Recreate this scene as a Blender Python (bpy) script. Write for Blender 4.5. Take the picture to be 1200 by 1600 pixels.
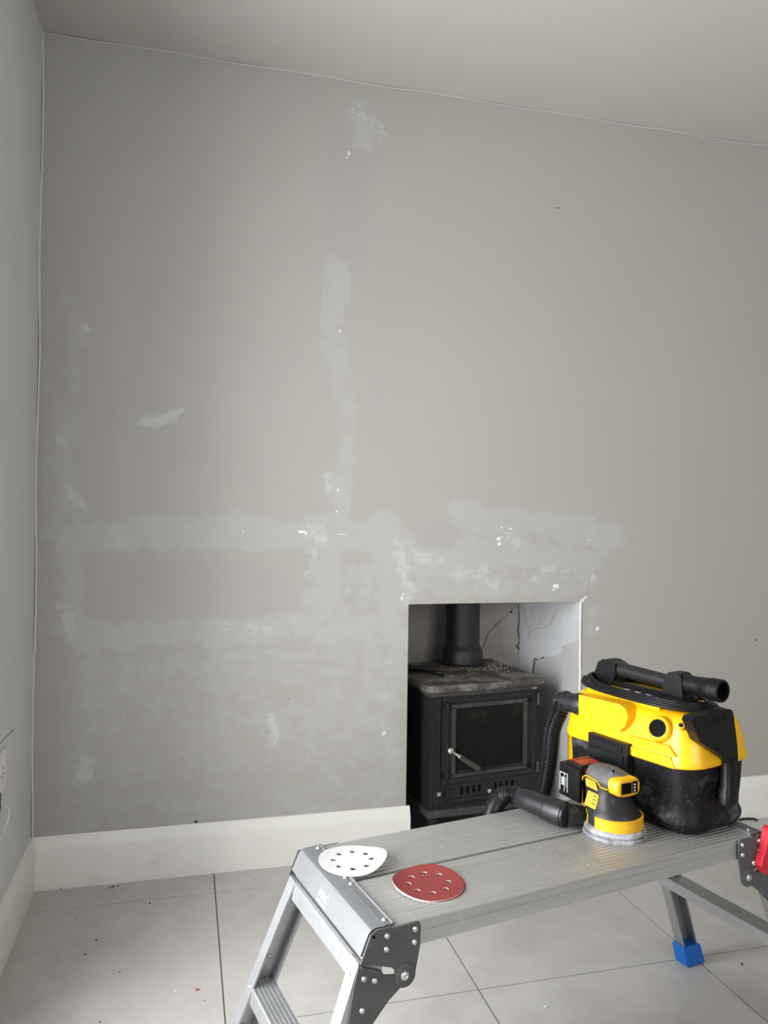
import bpy, bmesh, math, random
import numpy as np
from mathutils import Vector, Matrix, noise
random.seed(7); np.random.seed(7)
for o in list(bpy.data.objects): bpy.data.objects.remove(o)
scene = bpy.context.scene
col = scene.collection
R = math.radians

# ------------------------------------------------------------------ camera
FPX, YAW, PITCH, ROLL = 1199.97, .2528, .0037, .0134
CAM = Vector((.4294, -2.4562, 1.12))
fw = Vector((math.sin(YAW)*math.cos(PITCH), math.cos(YAW)*math.cos(PITCH), math.sin(PITCH)))
r0 = Vector((math.cos(YAW), -math.sin(YAW), 0)); u0 = r0.cross(fw)
rt = math.cos(ROLL)*r0 + math.sin(ROLL)*u0; up = -math.sin(ROLL)*r0 + math.cos(ROLL)*u0
cam_d = bpy.data.cameras.new('camera'); cam = bpy.data.objects.new('camera', cam_d); col.objects.link(cam)
cam_d.sensor_fit = 'VERTICAL'; cam_d.sensor_height = 36; cam_d.lens = 36*FPX/1600
cam_d.clip_start = .02
m = Matrix((rt, up, -fw)).transposed().to_4x4(); m.translation = CAM
cam.matrix_world = m
scene.camera = cam
# ------------------------------------------------------------------ light
W = bpy.data.worlds.new('world'); scene.world = W; W.use_nodes = True
W.node_tree.nodes['Background'].inputs[0].default_value = (.80, .88, 1, 1)
W.node_tree.nodes['Background'].inputs[1].default_value = .6
def area(name, loc, rot, sx, sy, power, colr):
    d = bpy.data.lights.new(name, 'AREA'); d.shape = 'RECTANGLE'; d.size = sx; d.size_y = sy; d.energy = power; d.color = colr
    o = bpy.data.objects.new(name, d); o.location = loc; o.rotation_euler = rot; col.objects.link(o); return o
WIN = (-1.80, -.80, .28, 1.90)          # glazed door in the left wall: y0 y1 z0 z1
area('window_daylight', (-.40, (WIN[0]+WIN[1])/2, (WIN[2]+WIN[3])/2), (0, R(-90), 0), WIN[3]-WIN[2], WIN[1]-WIN[0], 104, (.96, .98, 1))
WIN2 = (.9, 2.7, .75, 2.15)              # unseen window added behind the photographer to carry fill light: x0 x1 z0 z1
area('rear_fill_light', ((WIN2[0]+WIN2[1])/2, -4.95, (WIN2[2]+WIN2[3])/2), (R(90), 0, 0), WIN2[1]-WIN2[0], WIN2[3]-WIN2[2], 66, (.97, .985, 1))  # fill lamp added behind the camera to lift left side and shadows
vs = scene.view_settings
vs.view_transform = 'Standard'; vs.look = 'None'; vs.gamma = 1; vs.exposure = .25; vs.use_curve_mapping = False

# ------------------------------------------------------------------ helpers
def ray(px, py): return fw + (px-600)/FPX*rt - (py-800)/FPX*up
def on_ax(px, py, ax, val):
    d = ray(px, py); return CAM + d*((val-CAM[ax])/d[ax])
def on_pl(px, py, pt, n):
    d = ray(px, py); return CAM + d*((pt-CAM).dot(n)/d.dot(n))

def nt(mt):
    mt.use_nodes = True; return mt.node_tree, mt.node_tree.nodes['Principled BSDF']
def _n(t, k, **kw):
    n = t.nodes.new(k)
    for a, b in kw.items():
        if a.startswith('i_'): n.inputs[a[2:]].default_value = b
        else: setattr(n, a, b)
    return n
def math_n(t, op, a, b=None, clamp=False):
    n = t.nodes.new('ShaderNodeMath'); n.operation = op; n.use_clamp = clamp
    for i, v in enumerate((a, b)):
        if v is None: continue
        if isinstance(v, (int, float)): n.inputs[i].default_value = v
        else: t.links.new(v, n.inputs[i])
    return n.outputs[0]
def ramp(t, fac, lo, hi):
    n = t.nodes.new('ShaderNodeMapRange'); n.interpolation_type = 'SMOOTHSTEP'
    n.inputs[1].default_value = lo; n.inputs[2].default_value = hi
    t.links.new(fac, n.inputs[0]); return n.outputs[0]
def mix(t, fac, a, b):
    n = t.nodes.new('ShaderNodeMix'); n.data_type = 'RGBA'
    if isinstance(fac, (int, float)): n.inputs[0].default_value = fac
    else: t.links.new(fac, n.inputs[0])
    for i, v in ((6, a), (7, b)):
        if isinstance(v, tuple): n.inputs[i].default_value = (*v[:3], 1)
        else: t.links.new(v, n.inputs[i])
    return n.outputs[2]
def noise_n(t, vec, scale, detail=4, rough=.55):
    n = t.nodes.new('ShaderNodeTexNoise'); n.inputs['Scale'].default_value = scale
    n.inputs['Detail'].default_value = detail; n.inputs['Roughness'].default_value = rough
    t.links.new(vec, n.inputs['Vector']); return n.outputs[0]
def coords(t, scale=(1, 1, 1)):
    c = t.nodes.new('ShaderNodeTexCoord'); mp = t.nodes.new('ShaderNodeMapping')
    mp.inputs['Scale'].default_value = scale; t.links.new(c.outputs['Object'], mp.inputs[0]); return mp.outputs[0]
def bump(t, b, h, strength, dist=.002):
    n = t.nodes.new('ShaderNodeBump'); n.inputs['Strength'].default_value = strength; n.inputs['Distance'].default_value = dist
    t.links.new(h, n.inputs['Height']); t.links.new(n.outputs[0], b.inputs['Normal'])

def mat(name, c, rough=.5, metal=0., var=.08, scale=30, stretch=(1, 1, 1), dust=None, bmp=0., spec=None, fleck=None):
    """plain material with a little mottling; dust=(colour, lo, hi, scale); fleck=(colour, threshold, scale)"""
    mt = bpy.data.materials.new(name); t, b = nt(mt)
    v = coords(t, stretch); nz = noise_n(t, v, scale)
    c2 = tuple(max(0, x*(1-var*2)) for x in c); c3 = tuple(min(1, x*(1+var*2)) for x in c)
    cc = mix(t, nz, c2, c3)
    rr = math_n(t, 'MULTIPLY_ADD', nz, .12); 
    t.nodes[-1].inputs[2].default_value = rough-.06
    if dust:
        v0 = coords(t); dn = noise_n(t, v0, dust[3], 6, .7); f = ramp(t, dn, dust[1], dust[2])
        cc = mix(t, f, cc, dust[0]); rr = math_n(t, 'MAXIMUM', rr, math_n(t, 'MULTIPLY', f, .8))
    if fleck:
        fn = noise_n(t, coords(t), fleck[2], 2, .5); f = ramp(t, fn, fleck[1], fleck[1]+.04); cc = mix(t, f, cc, fleck[0])
    t.links.new(cc, b.inputs['Base Color']); t.links.new(rr, b.inputs['Roughness'])
    b.inputs['Metallic'].default_value = metal
    if spec is not None: b.inputs['Specular IOR Level'].default_value = spec
    if bmp: bump(t, b, noise_n(t, v, scale*3, 4), bmp, .001)
    return mt

class G:
    """collects shapes into one bmesh"""
    def __init__(s): s.bm = bmesh.new()
    def box(s, x0, x1, y0, y1, z0, z1, bev=0, seg=2):
        return s.prism([(x0, y0), (x1, y0), (x1, y1), (x0, y1)], 'z', z0, z1, bev, seg)
    def prism(s, poly, axis, d0, d1, bev=0, seg=2):
        area2 = sum(poly[i][0]*poly[(i+1) % len(poly)][1]-poly[(i+1) % len(poly)][0]*poly[i][1] for i in range(len(poly)))
        if area2 < 0: poly = poly[::-1]
        f3 = {'z': lambda a, b, d: (a, b, d), 'y': lambda a, b, d: (a, d, b), 'x': lambda a, b, d: (d, a, b)}[axis]
        bm = bmesh.new()
        lo = [bm.verts.new(f3(a, b, d0)) for a, b in poly]; hi = [bm.verts.new(f3(a, b, d1)) for a, b in poly]
        bm.faces.new(lo[::-1]); bm.faces.new(hi); n = len(poly)
        for i in range(n): bm.faces.new((lo[i], lo[(i+1) % n], hi[(i+1) % n], hi[i]))
        if bev:
            bmesh.ops.bevel(bm, geom=[e for e in bm.edges if e.calc_face_angle(0) > .35], offset=bev, segments=seg, affect='EDGES', profile=.5, clamp_overlap=True)
        bmesh.ops.recalc_face_normals(bm, faces=bm.faces)
        s.join(bm); return s
    def join(s, bm, M=None):
        me = bpy.data.meshes.new('tmp'); bm.to_mesh(me); bm.free()
        if M is not None: me.transform(M)
        s.bm.from_mesh(me); bpy.data.meshes.remove(me)
    def rings(s, rings, cap=True, closed=False):
        rv = [[s.bm.verts.new(p) for p in r] for r in rings]; n = len(rv[0]); k = len(rv)
        for i in range(k if closed else k-1):
            a, b = rv[i], rv[(i+1) % k]
            for j in range(n):
                try: s.bm.faces.new((a[j], a[(j+1) % n], b[(j+1) % n], b[j]))
                except ValueError: pass
        if cap and not closed:
            s.bm.faces.new(rv[0][::-1]); s.bm.faces.new(rv[-1])
        return s
    def lathe(s, prof, n=32, o=(0, 0, 0), axis=(0, 0, 1), cap=True):
        q = Vector((0, 0, 1)).rotation_difference(Vector(axis).normalized()); o = Vector(o)
        return s.rings([[o + q @ Vector((r*math.cos(2*math.pi*i/n), r*math.sin(2*math.pi*i/n), z)) for i in range(n)] for r, z in prof], cap)
    def tube(s, path, rad, n=12, cap=True, closed=False):
        P = [Vector(p) for p in path]; k = len(P); T = []
        for i in range(k):
            a = P[(i-1) % k] if (closed or i) else P[0]; b = P[(i+1) % k] if (closed or i < k-1) else P[-1]
            T.append((b-a).normalized())
        nrm = T[0].orthogonal().normalized(); rr = []
        for i in range(k):
            if i: nrm = (T[i-1].rotation_difference(T[i]) @ nrm)
            nrm = (nrm - T[i]*nrm.dot(T[i])).normalized(); bi = T[i].cross(nrm)
            r = rad[i] if isinstance(rad, (list, tuple)) else rad
            rr.append([P[i] + r*(math.cos(2*math.pi*j/n)*nrm + math.sin(2*math.pi*j/n)*bi) for j in range(n)])
        return s.rings(rr, cap, closed)
    def ico(s, c, r, sub=1, sq=(1, 1, 1), jit=.25):
        bm = bmesh.new(); bmesh.ops.create_icosphere(bm, subdivisions=sub, radius=1)
        for v in bm.verts:
            f = 1+random.uniform(-jit, jit); v.co = Vector((v.co.x*r*sq[0]*f, v.co.y*r*sq[1]*f, v.co.z*r*sq[2]*f)) + Vector(c)
        s.join(bm); return s
    def build(s, name, m, parent=None, smooth=35, M=None):
        me = bpy.data.meshes.new(name)
        bmesh.ops.recalc_face_normals(s.bm, faces=s.bm.faces) if len(s.bm.faces) < 60000 else None
        s.bm.to_mesh(me); s.bm.free()
        if M is not None: me.transform(M)
        return link(name, me, m, parent, smooth)
def link(name, me, m, parent=None, smooth=35):
    if m: me.materials.append(m)
    if smooth:
        me.shade_smooth(); me.set_sharp_from_angle(angle=R(smooth))
    o = bpy.data.objects.new(name, me); col.objects.link(o)
    if parent: o.parent = parent
    return o
def catmull(P, per=12, closed=False):
    P = [Vector(p) for p in P]; n = len(P); out = []
    for i in range(n if closed else n-1):
        if closed: a, b, c, d = P[(i-1) % n], P[i], P[(i+1) % n], P[(i+2) % n]
        else: a, b, c, d = P[max(i-1, 0)], P[i], P[i+1], P[min(i+2, n-1)]
        for k in range(per):
            t = k/per
            out.append(.5*((2*b)+(c-a)*t+(2*a-5*b+4*c-d)*t*t+(3*b-a-3*c+d)*t**3))
    if not closed: out.append(P[-1])
    return out
def tag(o, label, cat, group=None, kind=None):
    o['label'] = label; o['category'] = cat
    if group: o['group'] = group
    if kind: o['kind'] = kind
    return o
def struct(o, label=None, cat=None):
    o['kind'] = 'structure'
    if label: o['label'] = label
    if cat: o['category'] = cat
    return o
def empty(name, loc, rz=0):
    o = bpy.data.objects.new(name, None); o.location = loc; o.rotation_euler = (0, 0, rz); o.empty_display_size = .05; col.objects.link(o); return o
def text_mesh(txt, size, ext=.0003):
    c = bpy.data.curves.new('t', 'FONT'); c.body = txt; c.size = size; c.extrude = ext; c.align_x = 'CENTER'; c.align_y = 'CENTER'; c.resolution_u = 3
    o = bpy.data.objects.new('t', c); col.objects.link(o)
    me = bpy.data.meshes.new_from_object(o.evaluated_get(bpy.context.evaluated_depsgraph_get()))
    bpy.data.objects.remove(o); return me
def frame_M(o, x, y):      # matrix taking local xy plane to a face: x right, y up
    x = Vector(x).normalized(); y = Vector(y).normalized(); z = x.cross(y)
    Mx = Matrix((x, y, z)).transposed().to_4x4(); Mx.translation = Vector(o); return Mx
def text(name, txt, size, M, m, parent, ext=.0003):
    me = text_mesh(txt, size, ext); me.transform(M); return link(name, me, m, parent, 0)

# ------------------------------------------------------------------ materials
def wall_material():
    mt = bpy.data.materials.new('sanded_wall_paint'); t, b = nt(mt)
    v = coords(t)
    A = _n(t, 'ShaderNodeAttribute', attribute_name='fill').outputs['Fac']
    B = _n(t, 'ShaderNodeAttribute', attribute_name='mauve').outputs['Fac']
    D = _n(t, 'ShaderNodeAttribute', attribute_name='bright').outputs['Fac']
    n1 = noise_n(t, v, 16, 8, .75); n2 = noise_n(t, coords(t, (1.6, 1, 5)), 8, 7, .75); n3 = noise_n(t, v, 4, 6, .7); n4 = noise_n(t, v, 1.7, 3)
    nn = math_n(t, 'ADD', math_n(t, 'MULTIPLY', n1, .35), math_n(t, 'ADD', math_n(t, 'MULTIPLY', n2, .30), math_n(t, 'MULTIPLY', n3, .35)))
    dn = math_n(t, 'MULTIPLY', math_n(t, 'SUBTRACT', nn, .5), 3.4)
    base = mix(t, n4, (.350, .337, .302), (.378, .362, .334))
    f = ramp(t, math_n(t, 'ADD', B, math_n(t, 'MULTIPLY', dn, .7)), .25, .75)
    f = math_n(t, 'MULTIPLY', f, math_n(t, 'GREATER_THAN', B, .01))
    c = mix(t, math_n(t, 'MULTIPLY', f, .55), base, (.356, .332, .322))
    f = ramp(t, math_n(t, 'ADD', A, dn), .22, .80)
    f = math_n(t, 'MULTIPLY', f, ramp(t, A, .02, .2))
    c = mix(t, math_n(t, 'MULTIPLY', f, .52), c, (.415, .42, .398))
    f = ramp(t, math_n(t, 'ADD', D, math_n(t, 'MULTIPLY', dn, 1.6)), .35, .85)
    f = math_n(t, 'MULTIPLY', f, ramp(t, D, .02, .2))
    c = mix(t, math_n(t, 'MULTIPLY', f, .55), c, (.50, .505, .49))
    t.links.new(c, b.inputs['Base Color']); b.inputs['Roughness'].default_value = .72
    b.inputs['Specular IOR Level'].default_value = .3
    bump(t, b, noise_n(t, v, 60, 5, .6), .12, .001)
    return mt
M = {}
M['wall'] = wall_material()
M['leftwall'] = mat('pale_blue_grey_paint', (.58, .583, .58), .7, var=.02, scale=4, bmp=.03, spec=.3)
M['ceiling'] = mat('ceiling_paint', (.48, .463, .428), .8, var=.012, scale=3, spec=.2)
M['skirting'] = mat('skirting_gloss', (.70, .685, .635), .38, var=.025, scale=14, dust=((.55, .53, .48), .6, .8, 9))
M['grout'] = mat('grout', (.16, .155, .145), .9, var=.1, scale=40)
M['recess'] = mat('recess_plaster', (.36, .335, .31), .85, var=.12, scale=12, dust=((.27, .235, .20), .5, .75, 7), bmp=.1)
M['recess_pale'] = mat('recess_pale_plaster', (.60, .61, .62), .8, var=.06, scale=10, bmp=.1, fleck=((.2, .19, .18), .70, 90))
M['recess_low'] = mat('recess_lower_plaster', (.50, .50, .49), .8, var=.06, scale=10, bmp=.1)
M['crack'] = mat('crack_dark', (.045, .04, .036), .95, var=.2)  # dark tone of the plaster crack marks
M['white_chip'] = mat('bare_white_filler', (.72, .71, .68), .8, var=.05)
M['caulk'] = mat('caulk', (.56, .56, .54), .6, var=.04)
M['dark_chip'] = mat('dark_crumb', (.05, .045, .04), .8)
M['rust_chip'] = mat('brick_crumb', (.35, .12, .05), .8)
def tile_material():
    mt = bpy.data.materials.new('porcelain_tile'); t, b = nt(mt)
    g = t.nodes.new('ShaderNodeNewGeometry'); v = g.outputs['Position']
    n1 = noise_n(t, v, 2.3, 6, .6); n2 = noise_n(t, v, 14, 6, .7)
    f = math_n(t, 'ADD', math_n(t, 'MULTIPLY', n1, .65), math_n(t, 'MULTIPLY', n2, .35))
    c = mix(t, ramp(t, f, .35, .68), (.415, .395, .37), (.52, .50, .475))
    t.links.new(c, b.inputs['Base Color'])
    t.links.new(math_n(t, 'MULTIPLY_ADD', n2, .15), b.inputs['Roughness']); t.nodes[-1].inputs[2].default_value = .30
    bump(t, b, n2, .03, .001); return mt
M['tile'] = tile_material()
M['alu'] = mat('brushed_aluminium', (.40, .405, .41), .42, .75, var=.04, scale=3, stretch=(1, 25, 25))
M['alu_deck'] = mat('dusty_ribbed_aluminium', (.46, .455, .44), .45, .65, var=.06, scale=3, stretch=(1, 25, 25), dust=((.60, .585, .55), .57, .75, 5), fleck=((.80, .79, .75), .70, 150))
M['alu_cap'] = mat('satin_aluminium_cap', (.165, .169, .175), .5, .35, var=.03, scale=10)
M['rivet'] = mat('rivet_steel', (.62, .62, .62), .3, .9, var=.05)
M['plate'] = mat('grey_hinge_plate', (.072, .071, .069), .5, .15, var=.05, scale=20)
M['plate_lit'] = mat('lit_hinge_plate', (.085, .086, .090), .5, .15, var=.05, scale=20)  # same paint as the left plates; stronger light here put into the colour
M['blue'] = mat('blue_rubber', (.0, .13, .52), .5, var=.04)
M['red'] = mat('red_latch', (.50, .012, .025), .4, var=.05)
M['white_print'] = mat('white_print', (.9, .9, .9), .5, var=.01)
M['yellow'] = mat('yellow_plastic', (.78, .41, .002), .36, var=.02, scale=20, dust=((.72, .46, .12), .66, .86, 14))
M['yellow_cl'] = mat('yellow_trim', (.66, .36, .006), .4, var=.03, scale=20)
M['tank'] = mat('dusty_black_tank', (.005, .005, .0055), .5, var=.2, scale=18, dust=((.16, .16, .17), .52, .82, 11), fleck=((.20, .20, .20), .685, 330), bmp=.1, spec=.2)
M['black'] = mat('black_plastic', (.007, .007, .008), .40, var=.15, scale=20, dust=((.04, .04, .04), .60, .85, 16), spec=.22)
M['hose'] = mat('hose_black', (.008, .008, .009), .33, var=.1, spec=.45)
M['tubeblk'] = mat('dusty_hose_cuff', (.011, .011, .013), .34, var=.15, dust=((.16, .16, .17), .60, .8, 26), spec=.5)
M['hole'] = mat('deep_black', (.003, .003, .003), .8, var=.1, spec=.1)
M['sander'] = mat('sander_dark_grey', (.014, .014, .016), .48, var=.15, scale=30, dust=((.085, .085, .09), .52, .8, 18), spec=.4)
M['grip'] = mat('sander_rubber_grip', (.085, .085, .09), .75, var=.15, scale=60, dust=((.2, .2, .2), .5, .8, 40), bmp=.3)
M['pad'] = mat('dusty_pad', (.16, .165, .17), .8, var=.15, scale=30, dust=((.50, .51, .53), .42, .7, 20))
M['sticker'] = mat('yellow_sticker', (.62, .40, .015), .5, var=.02)
M['ink'] = mat('black_ink', (.03, .03, .03), .6)
M['green'] = mat('green_print', (.06, .22, .10), .5)
M['battery_red'] = mat('red_button', (.24, .018, .018), .45, var=.05)
M['iron'] = mat('cast_iron', (.020, .021, .023), .5, .2, var=.15, scale=30, dust=((.075, .072, .07), .58, .85, 12), bmp=.15)
M['iron_top'] = mat('dusty_stove_top', (.055, .050, .045), .75, var=.2, scale=25, dust=((.30, .27, .235), .40, .68, 9), bmp=.3)
M['iron_edge'] = mat('worn_highlit_iron_edge', (.055, .053, .05), .55, .3, var=.2, scale=30, dust=((.16, .15, .14), .5, .8, 18), bmp=.2)  # worn moulding iron, lightened further to paint in edge highlights
M['pipe'] = mat('flue_black', (.022, .023, .026), .5, .1, var=.1, scale=12)
M['stove_glass'] = mat('sooted_glass', (.007, .0065, .0055), .22, var=.2, scale=8, dust=((.018, .016, .013), .5, .8, 6), spec=.3)
M['chrome'] = mat('brushed_chrome', (.75, .73, .70), .25, 1, var=.05)
M['grip_steel'] = mat('dark_steel_grip', (.14, .135, .13), .3, .9, var=.1)
M['rubble'] = mat('rubble', (.24, .18, .135), .9, var=.3, scale=90)
M['red_paper'] = mat('red_abrasive', (.19, .026, .023), .85, var=.08, scale=300, bmp=.3)
M['white_paper'] = mat('white_dusted_abrasive', (.49, .488, .485), .8, var=.03, scale=40)
M['paper_edge'] = mat('paper_backing', (.68, .64, .60), .8)
M['socket'] = mat('socket_white', (.72, .70, .66), .4, var=.02)
M['plug'] = mat('plug_teal', (.03, .09, .085), .5)
M['upvc'] = mat('window_frame_white', (.8, .8, .8), .4, var=.01)
def glass_material():
    mt = bpy.data.materials.new('window_glass'); t, b = nt(mt); out = t.nodes['Material Output']
    tr = t.nodes.new('ShaderNodeBsdfTransparent'); gl = t.nodes.new('ShaderNodeBsdfGlossy'); gl.inputs['Roughness'].default_value = .02
    ms = t.nodes.new('ShaderNodeMixShader'); ms.inputs[0].default_value = .06
    t.links.new(tr.outputs[0], ms.inputs[1]); t.links.new(gl.outputs[0], ms.inputs[2]); t.links.new(ms.outputs[0], out.inputs[0]); return mt
M['glass'] = glass_material()

# ------------------------------------------------------------------ room shell
H, XR, YF = 2.5371, 4.0, -4.7
OX0, OX1, OZ = 1.1525, 1.7858, .8231         # fireplace opening
RD = .50                                     # recess depth

# back wall: fine grid that carries the filler / sanding marks
xs = np.concatenate([np.linspace(0, OX0, 200)[:-1], np.linspace(OX0, OX1, 110)[:-1], np.linspace(OX1, 2.75, 165), [3.2, 3.6, XR]])
zs = np.concatenate([np.linspace(0, OZ, 140)[:-1], np.linspace(OZ, H, 290)])
XX, ZZ = np.meshgrid(xs, zs)
nx, nz = len(xs), len(zs)
# pixel of each wall point, so marks are described where they were seen on the wall
def to_px(X, Z):
    dx, dy, dz = X-CAM.x, -CAM.y, Z-CAM.z
    zc = dx*fw.x+dy*fw.y+dz*fw.z
    return 600+FPX*(dx*rt.x+dy*rt.y+dz*rt.z)/zc, 800-FPX*(dx*up.x+dy*up.y+dz*up.z)/zc
WPX = [(50, 800), (620, 800), (1180, 800)]
def vnoise(sc, seed):
    rs = np.random.RandomState(seed); L = rs.rand(400, 400); u, v = XX/sc, ZZ/sc
    i, j = np.floor(u).astype(int) % 399, np.floor(v).astype(int) % 399; a, b = u-np.floor(u), v-np.floor(v); a, b = a*a*(3-2*a), b*b*(3-2*b)
    return (L[i, j]*(1-a)+L[i+1, j]*a)*(1-b)+(L[i, j+1]*(1-a)+L[i+1, j+1]*a)*b-.5
WX = XX+.050*vnoise(.11, 1)+.024*vnoise(.035, 2)+.012*vnoise(.013, 3); WZ = ZZ+.050*vnoise(.11, 4)+.024*vnoise(.035, 5)+.012*vnoise(.013, 6)
def wz(px, py): q = on_ax(px, py, 1, 0); return q.x, q.z
def stroke(acc, x0, y0, x1, y1, hw, s=1., soft=.5, hz=None):
    """a trowel stroke between two spots on the wall (half width in 2 mm steps)"""
    a, b = wz(x0, y0), wz(x1, y1); hw = hw*.00222
    d = np.array(b)-np.array(a); L = max((d**2).sum(), 1e-9)
    tt = np.clip(((WX-a[0])*d[0]+(WZ-a[1])*d[1])/L, 0, 1)
    dist = np.hypot(WX-a[0]-tt*d[0], WZ-a[1]-tt*d[1])/hw
    np.maximum(acc, s*np.clip((1-dist)/soft, 0, 1), out=acc)
def blob(acc, x0, y0, x1, y1, s=1., soft=.03):
    a, b = wz(x0, y0), wz(x1, y1); xa, xb = min(a[0], b[0]), max(a[0], b[0]); za, zb = min(a[1], b[1]), max(a[1], b[1])
    d = np.minimum(np.minimum(XX-xa, xb-XX), np.minimum(ZZ-za, zb-ZZ))
    np.maximum(acc, s*np.clip(d/soft, 0, 1), out=acc)
fill = np.zeros_like(XX); mauve = np.zeros_like(XX); bright = np.zeros_like(XX)
for a in [(517, 432, 520, 552, 28, .62, .3), (545, 540, 548, 545, 25, .45, .6), (535, 565, 540, 780, 26, .58, .7), (525, 760, 530, 790, 26, .9),
          (100, 832, 300, 828, 32, .85, .6), (300, 828, 480, 838, 36, .85, .6), (480, 838, 600, 835, 42, .85), (600, 835, 650, 870, 30, .9), (650, 868, 700, 872, 28, .8),
          (720, 810, 960, 830, 34, .8, .6), (720, 860, 930, 870, 42, .7, .7), (640, 905, 900, 915, 30, .55),
          (108, 850, 106, 985, 20, .8), (112, 985, 330, 990, 26, .75), (330, 985, 600, 980, 30, .75, .7), (105, 985, 130, 1010, 30, .6),
          (515, 860, 500, 960, 40, .7, .7), (610, 860, 620, 1000, 36, .8, .7), (560, 900, 560, 1000, 36, .5),
          (610, 1000, 605, 1240, 40, .62, .9), (560, 1060, 570, 1230, 44, .45, .9), (400, 1090, 440, 1130, 30, .45), (110, 1160, 140, 1210, 30, .45, .9), (150, 1225, 330, 1215, 22, .4, .8),
          (110, 475, 112, 545, 26, .6, .5), (102, 560, 104, 640, 26, .4), (100, 672, 104, 735, 20, .7), (108, 740, 110, 800, 22, .7),
          (222, 648, 262, 650, 14, 1.1, .7), (560, 175, 563, 215, 30, .6, .6), (930, 900, 930, 985, 22, .5, .8), (945, 830, 950, 850, 22, .7), (420, 1130, 425, 1160, 20, .5), (160, 1110, 240, 1150, 30, .3)]:
    stroke(fill, *a)
blob(fill, 60, 985, 640, 1300, .40, .10); blob(fill, 60, 460, 128, 1000, .46, .02)
for a in [(85, 470, 70, 1290, 28, .8, .5), (130, 880, 130, 960, 14, .6), (135, 880, 440, 930, 40, .85, .5), (135, 925, 440, 925, 40, .85, .5), (540, 240, 535, 400, 38, .9, .25), (565, 200, 560, 330, 30, .5), (560, 925, 600, 930, 30, .4),
          (660, 830, 690, 835, 30, .6), (840, 905, 900, 930, 26, .7, .3), (880, 900, 905, 925, 20, .7, .4), (300, 700, 430, 780, 120, .35, 1), (190, 1060, 330, 1100, 60, .4, 1), (600, 600, 720, 760, 160, .35, 1), (120, 480, 126, 800, 30, .35), (790, 818, 800, 850, 20, .5)]:
    stroke(mauve, *a)
for a in [(485, 830, 500, 842, 18, .7), (505, 745, 518, 780, 10, .9, .8), (618, 850, 632, 905, 14, .7, .8), (640, 862, 690, 866, 14, .6, .8), (215, 648, 268, 650, 9, .7), (90, 950, 110, 1000, 14, .5), (350, 975, 480, 985, 18, .5, .9), (120, 800, 210, 850, 20, .4, .9),
          (765, 820, 800, 850, 20, .55, .9), (925, 900, 935, 915, 14, .6), (780, 905, 830, 905, 16, .35), (110, 760, 122, 785, 10, .6), (95, 675, 112, 690, 10, .6), (500, 840, 470, 900, 18, .5, .9), (910, 820, 965, 850, 20, .45, .9), (420, 1120, 430, 1160, 10, .6), (130, 1180, 145, 1205, 10, .6), (820, 890, 880, 893, 10, .5), (560, 172, 590, 215, 12, .4),
          (700, 890, 760, 890, 22, .4, .9), (635, 905, 640, 940, 8, .6), (120, 530, 132, 520, 10, .6), (600, 1000, 605, 1200, 20, .25, .9)]:
    stroke(bright, *a)
me = bpy.data.meshes.new('wall_back')
idx = np.arange(nx*nz).reshape(nz, nx)
quads = np.stack([idx[:-1, :-1], idx[:-1, 1:], idx[1:, 1:], idx[1:, :-1]], -1).reshape(-1, 4)
cx = ((xs[:-1]+xs[1:])/2)[None, :].repeat(nz-1, 0).ravel(); cz = ((zs[:-1]+zs[1:])/2)[:, None].repeat(nx-1, 1).ravel()
quads = quads[~((cx > OX0) & (cx < OX1) & (cz < OZ))]
me.from_pydata(np.stack([XX.ravel(), np.zeros(nx*nz), ZZ.ravel()], -1).tolist(), [], quads.tolist())
for nm, ar in (('fill', fill), ('mauve', mauve), ('bright', bright)):
    at = me.attributes.new(nm, 'FLOAT', 'POINT'); at.data.foreach_set('value', ar.ravel().astype(np.float32))
wall_back = struct(link('wall_back', me, M['wall'], None, 0), 'grey painted wall with sanded filler patches around the fireplace opening', 'wall')
g = G(); g.box(0, OX0-.07, .02, .12, 0, H); g.box(OX1+.07, XR, .02, .12, 0, H); g.box(OX0-.07, OX1+.07, .02, .12, OZ+.07, H); g.build('wall_core', M['recess'], wall_back, 0)

# white chips, scrapes and pock marks in the sanded wall
def chip(px, py, w, h, m='white_chip', ang=0, th=.0012, name='bare_filler_spot'):
    x, z = wz(px, py); n = 9; pts = []
    for i in range(n):
        t = 2*math.pi*i/n; r = random.uniform(.65, 1.1); a, b = w*.00088*r*math.cos(t), h*.00088*r*math.sin(t)
        pts.append((x+a*math.cos(ang)-b*math.sin(ang), z+a*math.sin(ang)+b*math.cos(ang)))
    G().prism(pts, 'y', -th, .001).build(name, M[m], wall_back, 0)
for a in [(545, 240, 5, 13), (542, 246, 3, 6), (562, 180, 4, 3), (551, 171, 3, 2), (531, 517, 2, 9), (528, 766, 4, 7), (526, 799, 4, 5), (472, 831, 16, 6), (478, 834, 5, 6), (600, 1146, 12, 9), (868, 916, 16, 9), (865, 921, 8, 4), (779, 842, 9, 8), (780, 850, 8, 8), (784, 824, 8, 4), (797, 826, 10, 3), (794, 833, 22, 1.5), (933, 982, 9, 9), (536, 835, 26, 1.4), (380, 830, 5, 2), (628, 935, 4, 10), (630, 928, 3, 8), (910, 938, 8, 10), (914, 934, 14, 4, 'white_chip', .6), (907, 947, 5, 16), (921, 844, 10, 2)]: chip(*a)
for a in [(872, 325, 7, 3, 'dark_chip'), (899, 407, 4, 5, 'recess'), (1181, 1000, 4, 5, 'dark_chip'), (1168, 1002, 2, 8, 'recess'), (306, 1284, 7, 5, 'dark_chip'), (452, 1092, 2, 2, 'dark_chip'), (285, 1186, 2, 2, 'dark_chip'), (601, 1147, 5, 4, 'recess_low')]:
    chip(*a, th=.0016, name='wall_pock_mark')

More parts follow.
